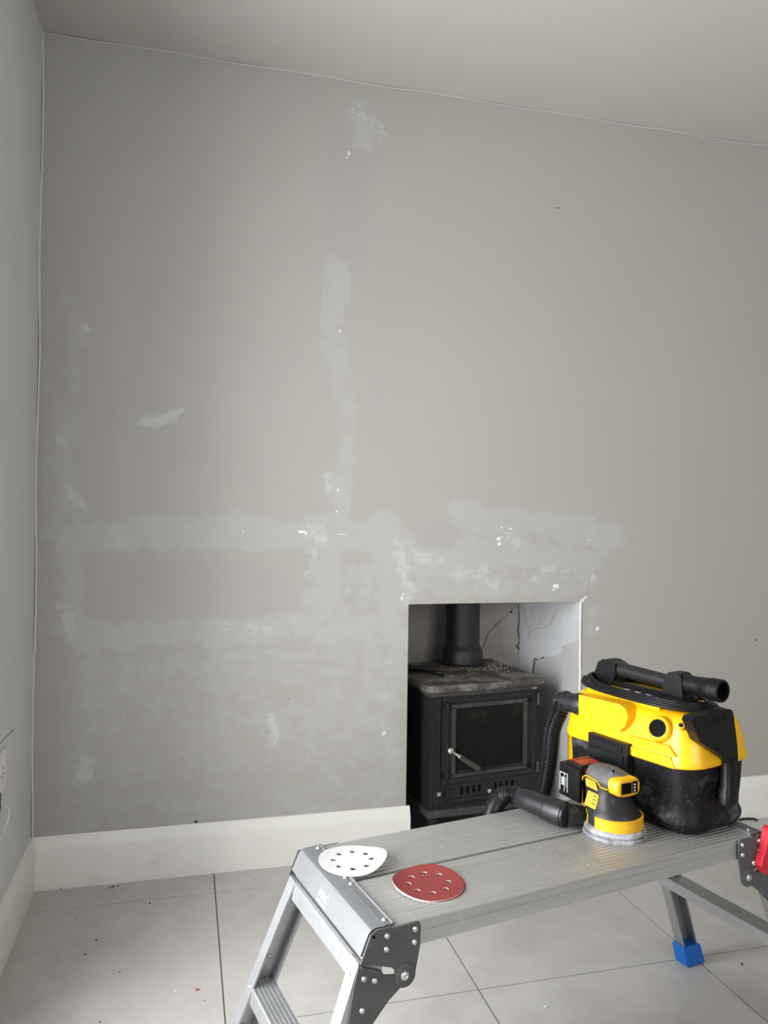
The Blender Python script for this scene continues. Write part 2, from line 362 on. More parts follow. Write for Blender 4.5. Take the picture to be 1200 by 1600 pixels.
# fireplace recess
fr = empty('wall_recess', (0, 0, 0)); struct(fr, 'plastered fireplace recess around the black stove', 'fireplace recess')
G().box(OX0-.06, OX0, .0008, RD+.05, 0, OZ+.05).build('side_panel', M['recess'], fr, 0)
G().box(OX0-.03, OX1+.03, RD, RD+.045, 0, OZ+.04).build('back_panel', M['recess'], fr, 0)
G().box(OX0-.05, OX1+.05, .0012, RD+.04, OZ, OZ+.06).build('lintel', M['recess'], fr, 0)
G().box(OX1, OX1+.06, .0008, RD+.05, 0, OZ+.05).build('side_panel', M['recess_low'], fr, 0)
G().box(OX0, OX1, 0, RD, -.03, .001).build('hearth', M['grout'], fr, 0)
def rpx(px, py, off=0): q = on_ax(px, py, 0, OX1-off); return q.y, q.z
# sheet of pale plaster still clinging to the upper part of the side panel, jagged broken lower edge
edge = [rpx(a, b) for a, b in [(833, 1060), (834, 1045), (836, 1031), (846, 1029), (853, 1028), (861, 1026), (866, 1025), (872, 1027), (873, 1021), (877, 1020), (878, 1014), (884, 1008), (890, 1006), (896, 1005), (901, 998)]]
poly = [(RD-.002, rpx(815, 1045)[1])] + edge + [(.004, edge[-1][1]), (.004, OZ-.002), (RD-.002, OZ-.002)]
G().prism(poly, 'x', OX1-.0035, OX1+.001).build('loose_plaster_sheet', M['recess_pale'], fr, 0)
def crack(pts, w, plane, name='crack'):
    g = G(); L = []; Rr = []
    for i, (a, b) in enumerate(pts):
        p0 = pts[max(i-1, 0)]; p1 = pts[min(i+1, len(pts)-1)]; d = Vector((p1[0]-p0[0], p1[1]-p0[1])).normalized(); nn = Vector((-d.y, d.x)); ww = w*random.uniform(.4, 1.2)
        L.append((a+nn.x*ww, b+nn.y*ww)); Rr.append((a-nn.x*ww, b-nn.y*ww))
    if plane == 'right': g.prism(L+Rr[::-1], 'x', OX1-.0042, OX1+.0005)
    else: g.prism(L+Rr[::-1], 'y', RD-.001, RD+.001)
    g.build(name, M['crack'], fr, 0)
crack([rpx(*q) for q in [(834, 1050), (835, 1040), (836, 1031)]], .0022, 'right'); crack([rpx(*q) for q in [(836, 1031), (838, 1028), (841, 1031)]], .0022, 'right')
crack([rpx(*q) for q in [(844, 1029), (848, 1028), (852, 1027)]], .0026, 'right')
crack([rpx(*q) for q in [(826, 995), (830, 987), (838, 983), (848, 982), (860, 977), (866, 966), (869, 959)]], .0007, 'right')
crack([rpx(*q) for q in [(833, 1060), (834, 1050)]], .0009, 'right')
crack([rpx(*q) for q in [(818, 945), (822, 962), (827, 985)]], .0008, 'right')
def bpx(px, py): q = on_ax(px, py, 1, RD); return q.x, q.z
crack([bpx(*q) for q in [(755, 1012), (762, 990), (774, 977), (790, 963), (801, 950), (808, 945)]], .0012, 'back')
crack([bpx(*q) for q in [(797, 956), (801, 957)]], .004, 'back'); crack([bpx(*q) for q in [(809, 945), (811, 965), (809, 985), (812, 1000), (808, 1012)]], .0022, 'back'); crack([bpx(*q) for q in [(805, 1008), (811, 1014)]], .003, 'back')
# raised plaster bead on the right arris of the opening
pth = [(OX1+.001+random.uniform(-.0012, .0012), -.0005, z) for z in np.linspace(.16, OZ, 28)]
struct(G().tube(pth, .0042, 6).build('trim_1', M['white_chip'], None, 40), 'white plaster bead on right edge of fireplace opening', 'plaster bead')
# caulk lines in the corner and along the ceiling
pth = [(.003+.0022*math.sin(z*9)+random.uniform(-.0007, .0007), -.004, z) for z in np.linspace(.15, H, 60)]
struct(G().tube(pth, .0030, 6).build('trim_2', M['caulk'], None, 40), 'pale caulk line in the corner beside the left wall', 'caulk')
pth = [(x, -.002, H-.002-.0016*math.sin(x*14)+random.uniform(-.0008, .0008)) for x in np.linspace(0, XR, 90)]
struct(G().tube(pth, .0022, 6).build('trim_3', M['ceiling'], None, 40), 'thin ridge of ceiling paint along the top of the wall', 'paint edge')

# left wall with its window (nearer than the frame shows)
g = G(); y0, y1, z0, z1 = WIN
g.box(-.30, 0, y1, .12, 0, H); g.box(-.30, 0, YF, y0, 0, H); g.box(-.30, 0, y0, y1, 0, z0); g.box(-.30, 0, y0, y1, z1, H)
struct(g.build('wall_left', M['leftwall'], None, 0), 'pale blue-grey side wall at the left', 'wall')
w = struct(empty('window_1', (-.25, (y0+y1)/2, z0)), 'white framed tall window in the left wall', 'window')
hw = (y1-y0)/2; hh = z1-z0
g = G(); g.box(-.03, .03, -hw, hw, 0, .06, .006); g.box(-.03, .03, -hw, hw, hh-.06, hh, .006); g.box(-.03, .03, -hw, -hw+.06, .06, hh-.06, .006); g.box(-.03, .03, hw-.06, hw, .06, hh-.06, .006); g.box(-.03, .03, -.03, .03, .06, hh-.06, .006); g.build('window_frame', M['upvc'], w)
for s in (-1, 1): G().box(-.004, .004, min(s*.03, s*(hw-.06)), max(s*.03, s*(hw-.06)), .06, hh-.06).build('pane', M['glass'], w, 0)
G().box(.03, .26, -hw+.001, hw-.001, .001, .02, .004).build('window_sill', M['upvc'], w)
struct(G().box(XR, XR+.1, YF, .12, 0, H).build('wall_right', M['wall'], None, 0), 'grey wall on the right side of the room', 'wall')
g = G(); x0, x1, z0, z1 = WIN2
g.box(-.14, x0, YF-.14, YF, 0, H); g.box(x1, XR+.1, YF-.14, YF, 0, H); g.box(x0, x1, YF-.14, YF, 0, z0); g.box(x0, x1, YF-.14, YF, z1, H)
struct(g.build('wall_front', M['leftwall'], None, 0), 'grey wall behind the camera', 'wall')
w = struct(empty('fill_window', ((x0+x1)/2, YF-.09, z0)), 'added white framed window behind the camera for fill light', 'window'); hw = (x1-x0)/2; hh = z1-z0  # added opening for the rear fill lamp
g = G(); g.box(-hw, hw, -.03, .03, 0, .06, .006); g.box(-hw, hw, -.03, .03, hh-.06, hh, .006); g.box(-hw, -hw+.06, -.03, .03, .06, hh-.06, .006); g.box(hw-.06, hw, -.03, .03, .06, hh-.06, .006); g.box(-.03, .03, -.03, .03, .06, hh-.06, .006); g.build('window_frame', M['upvc'], w)
for s in (-1, 1): G().box(min(s*.03, s*(hw-.06)), max(s*.03, s*(hw-.06)), -.004, .004, .06, hh-.06).build('pane', M['glass'], w, 0)
struct(G().box(-.14, XR+.1, YF-.14, .6, H, H+.1).build('ceiling', M['ceiling'], None, 0), 'plain off-white ceiling', 'ceiling')

# floor: grout bed and every porcelain tile
floor = struct(G().box(-.14, XR+.1, YF-.14, .0, -.06, -.0025).build('floor', M['grout'], None, 0), 'grey stone-look porcelain tile floor', 'floor')
tx = [-.057+.5867*k for k in range(8)]; ty = [-.1403-.612*k for k in range(8)]
xe = [0]+[x for x in tx if x > .01]+[XR]; ye = [0]+[y for y in ty if y > YF]+[YF]
shared = {}
for i in range(len(xe)-1):
    for j in range(len(ye)-1):
        sx, sy = xe[i+1]-xe[i]-.0038, ye[j]-ye[j+1]-.0038
        k = (round(sx, 4), round(sy, 4))
        if k not in shared:
            g = G(); g.box(-sx/2, sx/2, -sy/2, sy/2, -.01, 0, .0012, 1); bmx = bpy.data.meshes.new('tile'); g.bm.to_mesh(bmx); g.bm.free(); bmx.materials.append(M['tile']); shared[k] = bmx
        o = bpy.data.objects.new('tile', shared[k]); col.objects.link(o); o.parent = floor
        o.location = ((xe[i]+xe[i+1])/2, (ye[j]+ye[j+1])/2, random.uniform(-.0003, 0))

# skirting boards
BH = .154
prof = [(0, 0), (.016, 0), (.016, .118), (.014, .126), (.009, .136), (.007, .147), (.003, BH), (0, BH)]
g = G(); g.prism([(-a, b) for a, b in prof], 'x', .0, OX0+.012, .0008, 1); struct(g.build('baseboard_back', M['skirting'], None, 40), 'white skirting board left of the fireplace opening', 'skirting board')
g = G(); g.prism([(-a, b) for a, b in prof], 'x', OX1+.02, XR, .0008, 1); struct(g.build('baseboard_back', M['skirting'], None, 40), 'white skirting board right of the fireplace opening', 'skirting board')
g = G(); g.prism(prof, 'y', YF, -.016); struct(g.build('baseboard_left', M['skirting'], None, 40), 'white skirting board along the left wall', 'skirting board')

# ------------------------------------------------------------------ wood stove
ST = empty('wood_stove', (1.225, -.01, .001), R(8)); tag(ST, 'black cast-iron wood stove with glass door and flue pipe inside fireplace recess', 'stove')
def bow(x0, x1, y0, y1, b, n=14):      # outline with a bowed front
    return [(x0+(x1-x0)*i/n, y0-b*math.sin(math.pi*i/n)) for i in range(n+1)] + [(x1, y1), (x0, y1)]
G().box(.015, .445, .016, .375, .125, .518, .004).build('body', M['iron'], ST)
tp = G(); tp.prism(bow(.0, .457, .004, .385, .016), 'z', .524, .546, .003); tp.build('top_plate', M['iron_top'], ST)
g = G(); g.prism(bow(.010, .447, .010, .380, .014), 'z', .508, .5245, .004); g.build('top_moulding', M['iron_edge'], ST)
g = G(); g.prism(bow(.002, .455, .004, .375, .016), 'z', .104, .128, .004); g.build('base_plate', M['iron_edge'], ST)
for sx in (-1, 1):
    for yy in (.045, .33):
        cx_ = .04 if sx < 0 else .417
        G().lathe([(.012, 0), (.016, .004), (.013, .03), (.015, .06), (.024, .09), (.034, .104)], 4 if 0 else 20, (cx_, yy, 0)).build('leg', M['iron'], ST, 50)
def frame(g, x0, x1, z0, z1, w, y0, y1, bev=.003):
    g.box(x0, x1, y0, y1, z0, z0+w, bev); g.box(x0, x1, y0, y1, z1-w, z1, bev); g.box(x0, x0+w, y0, y1, z0+w*.5, z1-w*.5, bev); g.box(x1-w, x1, y0, y1, z0+w*.5, z1-w*.5, bev)
door = G(); frame(door, .057, .430, .208, .506, .044, .006, .018, .003); dob = door.build('door', M['iron'], ST)
g = G(); frame(g, .066, .421, .216, .498, .011, .002, .01, .003); g.build('outer_moulding', M['iron'], dob)
g = G(); frame(g, .090, .386, .232, .478, .012, -.002, .012, .004); g.build('inner_moulding', M['iron_edge'], dob)
G().box(.100, .378, .008, .013, .24, .468).build('glass', M['stove_glass'], dob, 0)
h = G(); h.lathe([(.004, 0), (.010, .002), (.0125, .009), (.011, .016), (.006, .02)], 20, (.080, .004, .327), (0, -1, 0)); hk = h.build('handle', M['chrome'], dob)
hp0 = Vector((.080, -.012, .327)); hd = Vector((.107, -.012, -.071)).normalized()
g = G(); g.tube([hp0+hd*a for a in (0, .012, .03, .036)], [.006, .0045, .006, .009], 14); g.build('stem', M['chrome'], hk)
g = G(); g.tube([hp0+hd*a for a in (.036, .04, .08, .118, .122)], [.009, .0105, .0115, .0125, .011], 8); g.build('grip', M['grip_steel'], hk, 20)
ap = G(); frame(ap, .074, .418, .146, .206, .009, .006, .018, .002); ap.box(.08, .412, .012, .017, .15, .2); apo = ap.build('air_vent', M['iron'], ST)
for i, x in enumerate([.130, .153, .176, .199, .262, .285, .308, .331]):
    g = G(); g.box(x, x+.009, .0105, .0125, .168, .192); g.build('vent_slot', M['hole'], apo, 0)
for x, z in ((.037, .187), (.231, .174)):
    G().lathe([(.004, 0), (.004, .006), (.0085, .009), (.0095, .015), (.008, .021), (.004, .024)], 18, (x, .012, z), (.12, -1, -.1)).build('knob', M['chrome'], ST)
for x in (.018, .044): G().box(x, x+.006, .011, .018, .13, .505, .002).build('front_moulding', M['iron'], ST)
for z in (.23, .47): G().lathe([(.006, -.02), (.006, .02)], 12, (.437, .008, z)).build('hinge', M['iron_edge'], ST)
G().box(.405, .425, .0, .012, .509, .515, .001).build('catch', M['chrome'], ST)
FXp, FYp = .300, .325
fp = G().lathe([(.066, 0), (.066, .4)], 40, (FXp, FYp, .60)); fpo = fp.build('flue_pipe', M['pipe'], ST)
for o_ in [fpo]:
    for v_ in o_.data.vertices:
        if v_.co.z > .9: v_.co.z = OZ+.02
G().lathe([(.092, .546), (.092, .551), (.079, .555), (.078, .600), (.074, .606), (.0665, .622)], 40, (FXp, FYp, 0)).build('flue_collar', M['pipe'], ST)
# rubble and rod on the stove top
SM = Matrix.Translation((1.225, -.01, .001)) @ Matrix.Rotation(R(8), 4, 'Z')
g = G(); placed = 0
while placed < 330:
    a, rr_ = random.uniform(-math.pi, .9), abs(random.gauss(0, .05))+.084
    x, y = FXp+rr_*math.cos(a), FYp+rr_*math.sin(a)
    if random.random() < .35: x, y = random.uniform(.03, .44), random.uniform(.03, .36)
    if random.random() < .3: x, y = random.gauss(.40, .03), random.gauss(.26, .07)
    if not (.02 < x < .445 and .02 < y < .375) or math.hypot(x-FXp, y-FYp) < .082: continue
    s = random.choice([.0012, .0015, .002, .0025, .0032, .0045]); g.ico((x, y, .547+s*.4), s, 1, (1, 1, .6)); placed += 1
o = g.build('plaster_rubble', M['rubble'], None, 0, SM); tag(o, 'brown rubble and grit scattered on the stove top around the flue', 'rubble', kind='stuff')
pa, pb = SM @ Vector((.035, .25, .556)), SM @ Vector((.125, .14, .556))
rod = G(); rod.tube([pa+(pb-pa)*t for t in (0, .02, .85, .86)], [.004, .006, .006, .004], 10); ro = rod.build('iron_rod', M['iron'])
tag(ro, 'dark iron rod lying on the left of the stove top', 'rod')
G().lathe([(.005, -.012), (.0088, -.010), (.0088, .010), (.005, .012)], 14, pb+(pa-pb)*.08, pb-pa).build('rod_end', M['iron'], ro)

# ------------------------------------------------------------------ aluminium work platform
PA = R(11.69); PO = Vector((.7431, -1.304, 0))
PU, PV = Vector((math.cos(PA), math.sin(PA), 0)), Vector((-math.sin(PA), math.cos(PA), 0))
def PW(u, v, z): return PO+PU*u+PV*v+Vector((0, 0, z))
def pz(px, py, z): q = on_ax(px, py, 2, z)-PO; return q.dot(PU), q.dot(PV)
WP = empty('work_platform', PO, PA); tag(WP, 'aluminium folding work platform with ribbed deck and blue rubber feet', 'work platform')
PL, PWD = .83, .315
def plank(v0, v1):
    n = int((v1-v0-.014)/.0098); top = [(v0, .441), (v0, .4785), (v0+.002, .4802), (v0+.007, .4802)]
    for i in range(n):
        a = v0+.007+i*(v1-v0-.014)/n; b = (v1-v0-.014)/n
        top += [(a+b*.30, .4802), (a+b*.36, .4790), (a+b*.64, .4790), (a+b*.70, .4802)]
    top += [(v1-.007, .4802), (v1-.002, .4802), (v1, .4785), (v1, .441)]
    return G().prism(top, 'x', .006, PL-.006).build('deck_plank', M['alu_deck'], WP, 20)
plank(.0, .158); plank(.168, PWD)
G().box(.02, PL-.02, .15, .175, .444, .470).build('deck_rib', M['alu_deck'], WP, 0)
for v in (.0,):      # ledges along the near side of the deck
    for z in (.4595, .4725): G().box(.05, PL-.05, -.0012, .002, z, z+.0025).build('edge_ridge', M['alu_deck'], WP, 0)
upper = [(-.046, .446), (-.033, .478), (-.022, .484), (0, .4835), (.003, .4805), (.050, .4815), (.054, .475), (.053, .442), (.043, .394), (.036, .387), (.019, .386), (.010, .397), (.009, .415), (.003, .4205), (-.018, .428), (-.05, .437)]
lower = [(-.051, .434), (-.013, .418), (-.010, .411), (.009, .407), (.020, .412), (.034, .408), (.036, .394), (.019, .386), (-.003, .371), (-.033, .342), (-.066, .300), (-.090, .270), (-.106, .270), (-.070, .352), (-.060, .405)]
capf = [(.010, .4800), (.010, .4835), (-.022, .4835), (-.029, .4815), (-.034, .476), (-.037, .469), (-.047, .446), (-.0445, .4445), (-.0345, .467), (-.031, .473), (-.027, .477), (-.021, .4802)]
riv_up = [(-.005, .471), (-.006, .451), (.044, .471), (.043, .451)]
riv_lo = [(-.043, .414), (-.025, .407), (-.047, .369)]
def rivet(p, ax, parent, r=.0048, name='rivet', m='rivet'):
    G().lathe([(r, 0), (r*.96, .0012), (r*.7, .0026), (r*.35, .0030), (r*.3, .0022)], 14, p, ax).build(name, M[m], parent, 50)
for side in (0, 1):
    mu = (lambda u: u) if side == 0 else (lambda u: PL-u)
    # rounded end cap with rivetted lip
    cap = G().prism([(mu(a), b) for a, b in capf], 'y', .001, PWD-.001).build('end_cap', M['alu_cap'], WP, 30)
    G().prism([(mu(a), b) for a, b in [(-.007, .4834), (-.007, .4842), (.006, .4842), (.008, .486), (.011, .486), (.011, .4802), (.0095, .4802), (.0095, .4834)]], 'y', .001, PWD-.001).build('lip', M['alu_cap'], cap, 0)
    for v in (.016, .145, .17, .30): rivet((mu(.0), v, .484), (0, 0, 1), cap, .004)
    if side == 0:
        nrm = Vector((-.023, 0, .010)).normalized(); yv = Vector((.010, 0, .023)).normalized()     # face of the cap
        c0 = Vector((-.0416, .168, .4585))+nrm*.0004
        text('logo', 'MAC', .0185, frame_M(c0+yv*.0015, (0, -1, 0), yv), M['white_print'], cap)
        G().box(-.019, .019, -.0018, .0014, 0, .0004).build('logo_bar', M['white_print'], cap, 0, frame_M(c0-yv*.0095, (0, -1, 0), yv))
    # hinge plates, both sides
    for far in (0, 1):
        s = -1 if not far else 1; vb = 0 if not far else PWD
        rng = lambda a, b: (min(vb+s*a, vb+s*b), max(vb+s*a, vb+s*b))
        pm = M['plate'] if side == 0 else M['plate_lit']
        hpnl = G().prism([(mu(a), min(b, .478) if far else b) for a, b in upper], 'y', *rng(.0034, .0066), .0008, 1).build('hinge_plate', pm, WP, 30)
        for a, b in riv_up: rivet((mu(a), vb+s*.0066, b), (0, s, 0), hpnl)
        G().lathe([(.0185, 0), (.0185, .0015), (.017, .0022)], 28, (mu(.026), vb+s*.0066, .403), (0, s, 0)).build('pivot_boss', pm, hpnl, 40)
        rivet((mu(.026), vb+s*.0082, .403), (0, s, 0), hpnl, .0075, 'pivot_pin')
        if not far: G().lathe([(.0026, 0), (.0026, .0003)], 12, (mu(-.028), vb+s*.0066, .4745), (0, s, 0)).build('bolt_hole', M['hole'], hpnl)
        lp = G().prism([(mu(a), b) for a, b in lower], 'y', *rng(.0002, .0034), .0008, 1).build('leg_plate', pm, WP, 30)
        spl = lambda z: s*.034*max(0, 1-z/.436) if z < .40 else s*.034*(1-.40/.436)*max(0, (.436-z)/.036)
        for v_ in lp.data.vertices: v_.co.y += spl(v_.co.z)
        G().prism([(mu(a), b) for a, b in [(-.049, .4345), (-.014, .4195), (-.0125, .4165), (-.049, .4315)]], 'y', *rng(.003, .009), .0008, 1).build('plate_flange', pm, lp, 0)
        for a, b in riv_lo: rivet((mu(a), vb+s*.0034+spl(b), b), (0, s, 0), lp)
        # leg: open channel, splayed outwards, blue rubber foot
        zt, ut, ub, w, fl, th = .436, -.050, -.222, .046, .028, .0022
        vt_, vb_ = vb, vb+s*.034
        prof = [(0, 0), (w, 0), (w, fl), (w-.004, fl), (w-th, fl-.004), (w-th, th), (th, th), (th, fl-.004), (.004, fl), (0, fl)]
        rr_ = []
        for k in (0, 1):
            z = zt if k == 0 else .004; uo = ut if k == 0 else ub; vo = vt_ if k == 0 else vb_
            rr_.append([(mu(uo+a), vo-s*b, z) for a, b in prof])
        leg = G(); leg.rings(rr_); lg = leg.build('leg', M['alu'], WP, 20)
        for q in (.34, .62): # bolts on the leg's web
            z = zt*(1-q); f_ = 1-z/zt; rivet((mu(ut+(ub-ut)*f_+w*.5), vt_+(vb_-vt_)*f_-s*th, z), (0, -s, 0), lg, .0045, 'bolt')
        for z in (.415, .245): f_ = 1-z/zt; rivet((mu(ut+(ub-ut)*f_+.0005), vt_+(vb_-vt_)*f_-s*.014, z), (-1 if side == 0 else 1, 0, .38), lg, .0036)
        ff = 1-.028/zt; fu, fv = ut+(ub-ut)*ff+w/2, vt_+(vb_-vt_)*ff-s*fl/2
        ft = []
        for z, e in ((0, .004), (.004, .006), (.052, .005), (.055, .003)):
            f_ = 1-z/zt; cu, cv = ut+(ub-ut)*f_+w/2, vt_+(vb_-vt_)*f_-s*fl/2
            ft.append([(mu(cu+a*(w/2+e)), cv+b*(fl/2+e), z) for a, b in ((-1, -1), (1, -1), (1, 1), (-1, 1))])
        G().rings(ft).build('rubber_foot', M['blue'], lg, 20)
    # cross bar at the top of the leg frame and ribbed rung
    cb = [(-.056, .404), (-.0505, .434), (-.046, .436)]
    for i in range(4): a = -.044+i*.006; cb += [(a, .436), (a+.001, .434), (a+.004, .434), (a+.005, .436)]
    cb += [(-.018, .436), (-.016, .434), (-.018, .428), (-.040, .428), (-.050, .404)]
    G().prism([(mu(a), b) for a, b in cb], 'y', .003, PWD-.003).build('leg_crossbar', M['alu'], WP, 15)
    zt, ut, ub = .436, -.050, -.222; f_ = 1-.25/zt; uo = ut+(ub-ut)*f_
    rp = [(uo-.006, .222), (uo-.002, .246)]
    for i in range(6): a = uo+i*.0075; rp += [(a, .2485), (a+.004, .2485), (a+.0045, .2472), (a+.007, .2472)]
    rp += [(uo+.045, .2485), (uo+.046, .225), (uo+.043, .225), (uo+.042, .242), (uo+.002, .242), (uo-.003, .222)]
    G().prism([(mu(a), b) for a, b in rp], 'y', -.010, PWD+.010).build('rung', M['alu'], WP, 15)
# red release latches: near right hinge and far left hinge
lt = [(.838, .499), (.846, .502), (.866, .494), (.868, .425), (.848, .410), (.826, .412), (.815, .428), (.820, .446), (.826, .452)]
for mir in (0, 1):
    pts = [(a+.004 if not mir else PL-a+.012, b if not mir else b-.036) for a, b in lt]
    rng = (-.026, -.0085) if not mir else (PWD+.0085, PWD+.026)
    la = G().prism(pts, 'y', *rng, .003).build('latch', M['red'], WP, 30)
    u_ = .85 if not mir else PL-.85; rivet((u_, rng[0] if not mir else rng[1], .487), (0, -1 if not mir else 1, 0), la, .0055, 'latch_pin') if not mir else None
    u_ = .818 if not mir else PL-.818; rivet((u_, -.0085 if not mir else PWD+.0085, .430), (0, -1 if not mir else 1, 0), la, .006, 'latch_pin') if not mir else None

# ------------------------------------------------------------------ sanding discs
def disc(name, c, rad, rot, bend, mtop, zb):
    bm = bmesh.new(); N = 8; K = 16; rings_ = []
    rin, rmid, hr = rad*.32, rad*.80, rad*.085; rc = rad*.56; V = {}
    def vv(x, y):
        k = (round(x, 6), round(y, 6))
        if k not in V: V[k] = bm.verts.new((x, y, 0))
        return V[k]
    for s in range(N):
        a0, a1 = 2*math.pi*s/N, 2*math.pi*(s+1)/N; am = (a0+a1)/2
        hc = Vector((rc*math.cos(am), rc*math.sin(am)))
        out = []
        for i in range(4): t = i/4; out.append((rin, a0+(a1-a0)*t))
        for i in range(4): t = i/4; out.append((rin+(rmid-rin)*t, a1))
        for i in range(4): t = i/4; out.append((rmid, a1+(a0-a1)*t))
        for i in range(4): t = i/4; out.append((rmid+(rin-rmid)*t, a0))
        ob = [Vector((r*math.cos(a), r*math.sin(a))) for r, a in out]
        ib = [hc + (o_-hc).normalized()*hr for o_ in ob]
        lay = [[ib[k].lerp(ob[k], f) for k in range(16)] for f in (0, .3, .65, 1)]
        for a, b in zip(lay[:-1], lay[1:]):
            for k in range(16): bm.faces.new([vv(*a[k]), vv(*a[(k+1) % 16]), vv(*b[(k+1) % 16]), vv(*b[k])])
    for r_a, r_b in ((0, rin*.5), (rin*.5, rin), (rmid, rad*.93), (rad*.93, rad)):
        for k in range(32):
            t0, t1 = 2*math.pi*k/32, 2*math.pi*(k+1)/32
            q = [(r_a*math.cos(t0), r_a*math.sin(t0)), (r_b*math.cos(t0), r_b*math.sin(t0)), (r_b*math.cos(t1), r_b*math.sin(t1)), (r_a*math.cos(t1), r_a*math.sin(t1))]
            vs_ = []
            for p_ in q:
                w_ = vv(*p_)
                if w_ not in vs_: vs_.append(w_)
            bm.faces.new(vs_)
    bmesh.ops.remove_doubles(bm, verts=bm.verts, dist=1e-5)
    bmesh.ops.recalc_face_normals(bm, faces=bm.faces)
    for f in bm.faces:
        if f.normal.z < 0: f.normal_flip()
    top = list(bm.faces); r_ = bmesh.ops.extrude_face_region(bm, geom=top)
    for e in r_['geom']:
        if isinstance(e, bmesh.types.BMVert): e.co.z += .0011
    for v in bm.verts: v.co.z += bend(v.co.x, v.co.y)
    bmesh.ops.recalc_face_normals(bm, faces=bm.faces)
    me = bpy.data.meshes.new(name); bm.to_mesh(me); bm.free()
    me.materials.append(mtop); me.materials.append(M['paper_edge'])
    for p_ in me.polygons:
        if p_.normal.z < .5: p_.material_index = 1
    o = bpy.data.objects.new(name, me); o.location = (c[0], c[1], zb); o.rotation_euler = (0, 0, rot); col.objects.link(o); return o
cw = on_ax(551, 1346, 2, .485); cr = on_ax(669, 1381, 2, .482)
dirv = lambda a: (math.cos(R(a)), math.sin(R(a)))
def bendf(a, k, a2=None, k2=0):
    d = dirv(a); e = dirv(a2 or 0)
    return lambda x, y: k*max(0, x*d[0]+y*d[1]-.015)**2 + k2*max(0, x*e[0]+y*e[1]-.012)**2
tag(disc('sanding_disc', cw, .0625, .2, bendf(-25, 5.5, 150, 1.5), M['white_paper'], .4865), 'white dust-coated sanding disc with eight holes on platform end', 'sanding disc', 'sanding discs on the platform')
tag(disc('sanding_disc', cr+Vector((.002, -.002, 0)), .0625, .5, bendf(10, 1.2, 165, 1.6), M['red_paper'], .4803), 'red-brown sanding disc underneath, only its edge showing', 'sanding disc', 'sanding discs on the platform')
tag(disc('sanding_disc', cr, .0625, .3, bendf(40, 2.4, 165, 2.4), M['red_paper'], .4822), 'red-brown sanding disc with eight holes on platform deck', 'sanding disc', 'sanding discs on the platform')

# ------------------------------------------------------------------ vacuum
VR = PA+R(5); VF = PW(.67, .02, .4803)
VC = empty('vacuum_cleaner', VF, VR); tag(VC, 'yellow and black portable vacuum cleaner with coiled cord and hose on platform', 'vacuum cleaner')
VX, VY = Vector((math.cos(VR), math.sin(VR), 0)), Vector((-math.sin(VR), math.cos(VR), 0))     # x = depth, y = along front face
def toV(p): d = Vector(p)-VF; return Vector((d.dot(VX), d.dot(VY), d.z))
LB, LA = .21, .36
def rrect(x0, x1, y0, y1, r, z, n=8, zf=None):
    out = []
    for cx_, cy_, a0 in ((x0+r, y0+r, 180), (x1-r, y0+r, 270), (x1-r, y1-r, 0), (x0+r, y1-r, 90)):
        for k in range(n+1):
            t = R(a0+90*k/n); x, y = cx_+r*math.cos(t), cy_+r*math.sin(t)
            out.append((x, y, z+(zf(x, y, z) if zf else 0)))
    return out
def vs_sec(ins, z, r=.05, zf=None): return rrect(ins, LB-ins, ins, LA-ins, max(r-ins*.6, .012), z, 8, zf)
g = G(); g.rings([vs_sec(i_, z_) for i_, z_ in ((.040, 0), (.024, .002), (.012, .009), (.006, .020), (.005, .032), (.010, .044), (.010, .06), (.007, .10), (.005, .150))]); g.build('tank', M['tank'], VC, 50)
sag = lambda x, y, z: .012*max(0, 1-abs(y-.0)/.12)*0 + (.010*max(0, 1-y/.10) if z < .16 else 0)
g = G(); g.rings([vs_sec(i_, z_, .05, sag) for i_, z_ in ((.001, .131), (-.003, .134), (-.003, .145), (.001, .165), (.004, .19), (.010, .212), (.017, .226), (.027, .236), (.040, .2405), (.060, .2415))]); head = g.build('motor_housing', M['yellow'], VC, 50)
# yellow strap at the hose end reaching down the tank
G().box(.03, .16, LA-.012, LA+.004, .045, .15, .006).build('end_latch', M['yellow'], VC)
# boss beside the hose port
g = G(); g.prism([(.290, .178), (.290, .236), (.172, .240), (.155, .234), (.148, .218), (.156, .196), (.172, .182), (.2, .178)], 'x', -.010, .06, .011, 4); g.build('port_boss', M['yellow'], VC, 60)
g = G(); g.lathe([(.0245, -.006), (.0255, .0), (.0255, .016), (.0225, .019), (.0225, .045), (.025, .047), (.025, .055)], 24, (.014, .299, .208), (-.10, 1, -.05)); g.build('hose_cuff', M['tubeblk'], VC, 40)
# swept ridges on the front
for pts in ([(.034, .140), (.150, .140), (.158, .148), (.150, .156), (.045, .160)], [(.032, .164), (.152, .162), (.16, .169), (.15, .178), (.05, .182)]):
    g = G(); g.prism(pts, 'x', -.0045, .01, .0035, 3); g.build('housing_ridge', M['yellow'], VC, 60)
